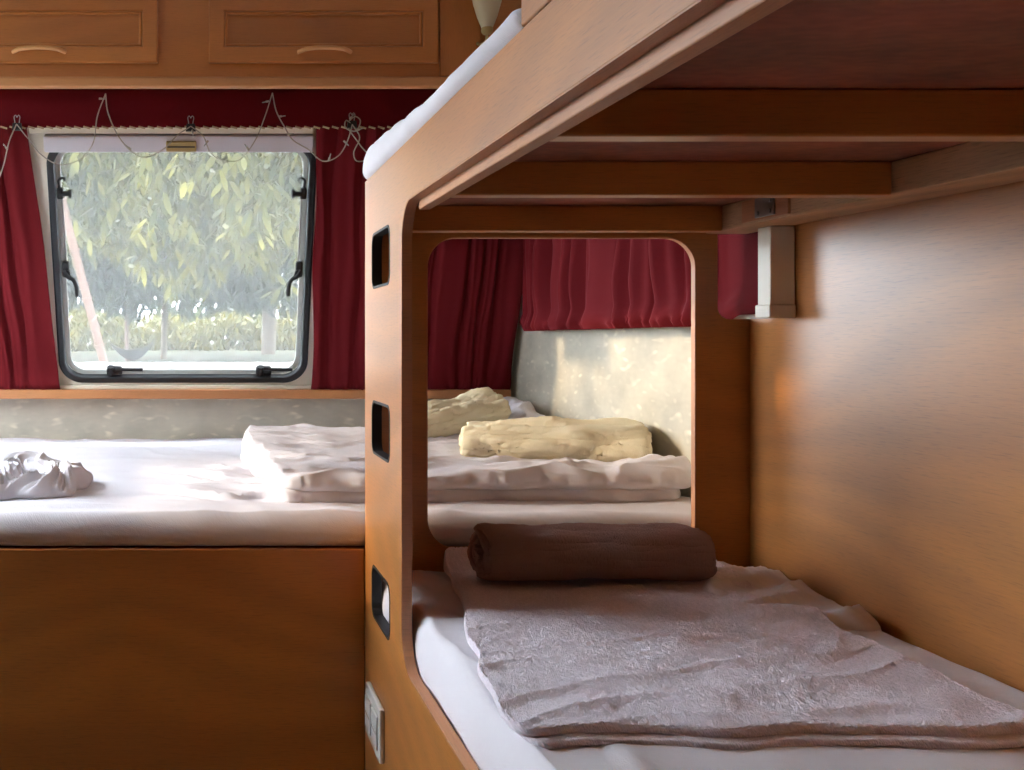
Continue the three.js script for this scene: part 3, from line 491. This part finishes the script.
function tree({ name, label, category = 'tree', group, at: [x, z], trunkH, trunkR, blobs, count, leaf, tint, lean = 0 }) {
  const y0 = H + gY(x, z), t = thing(name, label, category, [x, y0, z], group);
  const top = [lean, trunkH, 0];
  const br = [tube([[0, -0.2, 0], [lean * 0.2 + 0.03, trunkH * 0.4, 0.02], [lean * 0.6 - 0.03, trunkH * 0.75, 0], top], trunkR, 16, 9)];
  if (trunkR) obj('trunk', br, bark, t);
  const bl = []; for (const [bx, by, bz] of blobs) if (name !== 'mango_tree' || by > 1.7) bl.push(rod(top, [bx, by - y0, bz - z + 0].map((q, i) => i === 0 ? q - x : q), trunkR * 0.4, trunkR * 0.12, 7));
  if (trunkR) obj('branches', bl, bark, t);
  const tot = blobs.reduce((s, b) => s + b[3] * b[4] * b[5], 0), list = [], cols = [], q = new THREE.Quaternion(), e = new THREE.Euler(), m = new THREE.Matrix4(), col = new THREE.Color();
  for (const [bx, by, bz, rx, ry, rz] of blobs) {
    const n = Math.round(count * rx * ry * rz / tot / 7);
    for (let i = 0; i < n; i++) {                  // drooping clusters of leaves, denser towards the outside of the crown
      let vx, vy, vz, l; do { vx = R(-1, 1); vy = R(-1, 1); vz = R(-1, 1); l = Math.hypot(vx, vy, vz); } while (l > 1);
      const k = l ** -0.45; vx *= k; vy *= k; vz *= k;
      const cx = bx + vx * rx, cy = by + vy * ry, cz = bz + vz * rz, young = rnd();
      for (let j = 0; j < 7; j++) {
        const a = R(0, Math.PI * 2), s = leaf * R(0.6, 1.15);
        e.set(R(-0.35, 1.5), a, R(-0.6, 0.6), 'YXZ'); q.setFromEuler(e);
        list.push(m.clone().compose(new THREE.Vector3(cx - x + R(-0.5, 0.5) * leaf, cy + H - y0 + R(-0.4, 0.4) * leaf, cz - z + R(-0.5, 0.5) * leaf), q, new THREE.Vector3(s, s, s)));
        const w = rnd() * 0.7 + (young > 0.75 ? 0.5 : 0); cols.push(col.clone().setRGB(lerp(tint[0][0], tint[1][0], w), lerp(tint[0][1], tint[1][1], w), lerp(tint[0][2], tint[1][2], w)));
      }
    }
  }
  const im = new THREE.InstancedMesh(leafGeo, leafMat, list.length); list.forEach((a, i) => { im.setMatrixAt(i, a); im.setColorAt(i, cols[i]); });
  im.name = 'foliage'; im.userData.kind = 'stuff'; t.add(im); return t;
}
const bright = [[0.03, 0.043, 0.009], [0.28, 0.25, 0.05]], deep = [[0.012, 0.022, 0.01], [0.05, 0.065, 0.02]], lime = [[0.10, 0.10, 0.015], [0.30, 0.25, 0.06]];
const E = (X, Y, d) => [X, Y, -d];
tree({ name: 'mango_tree', label: 'leafy tree with drooping bright leaves filling the upper window', at: [2.6, -8.2], trunkH: 3.0, trunkR: 0.13, leaf: 0.155, count: 13000, tint: bright,
  blobs: [[-0.9, 1.25, -8, 0.9, 0.55, 0.8], [0.1, 1.15, -7.6, 0.8, 0.55, 0.8], [0.9, 1.2, -8, 0.9, 0.6, 0.8], [-0.3, 1.9, -8.4, 1.6, 0.6, 0.9], [1.9, 1.8, -8.4, 1.1, 0.9, 0.9], [-0.2, 0.75, -7.9, 0.5, 0.35, 0.5], [0.75, 0.7, -7.8, 0.4, 0.3, 0.4]] });
tree({ name: 'dark_tree', label: 'large shaded tree with a slim trunk behind the bright leaves', at: [-0.63, -16], trunkH: 3.4, trunkR: 0.05, leaf: 0.24, count: 26000, tint: deep,
  blobs: [[-2.4, 1.9, -15, 1.7, 1.5, 1.2], [-0.8, 1.9, -15.2, 1.5, 1.5, 1.2], [0.9, 1.8, -15, 1.6, 1.35, 1.2], [2.6, 2.0, -15.4, 1.7, 1.5, 1.2], [0, 3.9, -15.5, 3.6, 1.2, 1.3], [-4, 3, -15, 1.6, 2.2, 1.2], [4.4, 3, -15, 1.6, 2.2, 1.2]] });
tree({ name: 'dark_tree', label: 'thick trunked tree standing on the sunlit grass', at: [1.35, -21], trunkH: 3.4, trunkR: 0.15, leaf: 0.3, count: 9000, tint: deep,
  blobs: [[1.4, 2.6, -21, 2.4, 1.9, 1.4], [-1.6, 2.7, -21.4, 2.4, 1.9, 1.4], [-4.4, 3.2, -21.4, 2.2, 2.6, 1.4], [4.6, 3.2, -21.4, 2.4, 2.6, 1.4], [0, 5.6, -21.5, 5, 2.0, 1.6]] });
for (const [x, d, r, h, lab] of [[-3.4, 27, 1.6, 1.1, 'low yellow green bush at the left of the clearing'], [-1.2, 29, 1.5, 1.0, 'low yellow green bush behind the slim trunk'], [1.0, 28, 1.5, 1.0, 'low yellow green bush behind the clearing'], [3.2, 27, 1.7, 1.3, 'low yellow green bush beside the thick trunk'], [5.6, 29, 2.0, 1.6, 'tall yellow green bush at the far right']])
  tree({ name: 'bush', label: lab, category: 'bush', at: [x, -d], trunkH: 0.5, trunkR: 0.03, leaf: 0.3, count: 1600, tint: lime, blobs: [[x, -0.3 + h * 0.45, -d, r, h * 0.6, 0.8]] });
for (const [x, w, lab] of [[-9, 9, 'distant dense tree line at the left'], [1, 9, 'distant dense tree line in the middle'], [11, 9, 'distant dense tree line at the right']])
  tree({ name: 'distant_trees', label: lab, category: 'trees', at: [x, -38], trunkH: 2.0, trunkR: 0.15, leaf: 0.75, count: 9000, tint: deep, blobs: [[x - 2.5, 2.5, -38, 3.6, 3.4, 1.5], [x + 2.5, 2.8, -38, 3.6, 3.6, 1.5], [x, 6, -39, 5.5, 3.2, 1.8]] });
tree({ name: 'added_shade_crown', label: 'unseen leaf crown added overhead to shade the ground outside the window', at: [5.5, -9], trunkH: 3.8, trunkR: 0.2, leaf: 0.46, count: 80000, tint: deep, blobs: [[0.5, 3.6, -8, 5.5, 0.9, 4.4], [2, 5.2, -12, 6, 0.9, 5], [1, 7.0, -21, 10, 1.0, 8]] });  // crown out of view, added to keep sky light off the clearing
{ // unseen: dense tree added to block the sun, thin one dapples it
  tree({ name: 'unseen_side_tree', label: 'dense dark leafed tree added out of view to keep sun off the bunks', at: [-4.6, -0.4], trunkH: 2.0, trunkR: 0.1, leaf: 0.22, count: 24000, tint: deep, blobs: [[-4.5, 1.5, -0.95, 0.8, 0.95, 0.85], [-4.7, 1.3, 0.4, 0.8, 0.9, 0.9]] });
  tree({ name: 'unseen_side_tree', label: 'thin leafed young tree outside the window over the double bed', at: [-5.2, -3.5], trunkH: 2.0, trunkR: 0.04, leaf: 0.12, count: 500, tint: bright, blobs: [[-5.0, 1.25, -3.0, 0.4, 0.6, 0.32], [-5.0, 1.75, -2.4, 0.4, 0.22, 0.8]] });
}
{
  const a = new THREE.Vector3(-1.07, H + 1.55, -6.4), b = new THREE.Vector3(-0.42, H - 1.3, -7.3);
  const p = thing('bamboo_pole', 'pale bamboo pole leaning across the left of the window', 'pole', [0, 0, 0]);
  const pm = std({ color: 0x6a5044, roughness: 0.6 });
  obj('pole_shaft', rod(a.toArray(), b.toArray(), 0.026, 0.034, 14), pm, p);
  for (let i = 1; i < 9; i++) { const c = a.clone().lerp(b, i / 9), d = b.clone().sub(a).normalize().multiplyScalar(0.008); obj('pole_node', rod(c.clone().sub(d).toArray(), c.clone().add(d).toArray(), 0.036, 0.036, 14), pm, p); }
  tag(obj('wooden_post', rod([-1.0, H - 1.35, -7.6], [-1.06, H + 0.35, -7.6], 0.05, 0.045, 12), pm), 'short pale wooden post standing left of the leaning pole', 'post');
  tag(obj('wooden_post', rod([-1.14, H - 0.5, -15.2], [-1.16, H + 0.75, -15.2], 0.035, 0.03, 10), pm), 'thin pale post standing on the grass by the hammock', 'post');
  tag(obj('hammock', sheet(30, 8, (u, v) => [lerp(-1.36, -0.70, u), H - 0.02 - 0.2 * (1 - (2 * u - 1) ** 2) + 0.08 * (v - 0.5) * 2 * Math.sin(Math.PI * u), -14.5 + (v - 0.5) * 0.5 * Math.sin(Math.PI * u)], 0.008), std({ color: 0x4a4640, roughness: 0.9 })), 'dark hammock slung low between posts in the clearing', 'hammock');
}

scene.traverse((o) => { if (o.isMesh) { o.castShadow = true; o.receiveShadow = true; } });
sun.castShadow = true;
renderer.render(scene, camera);
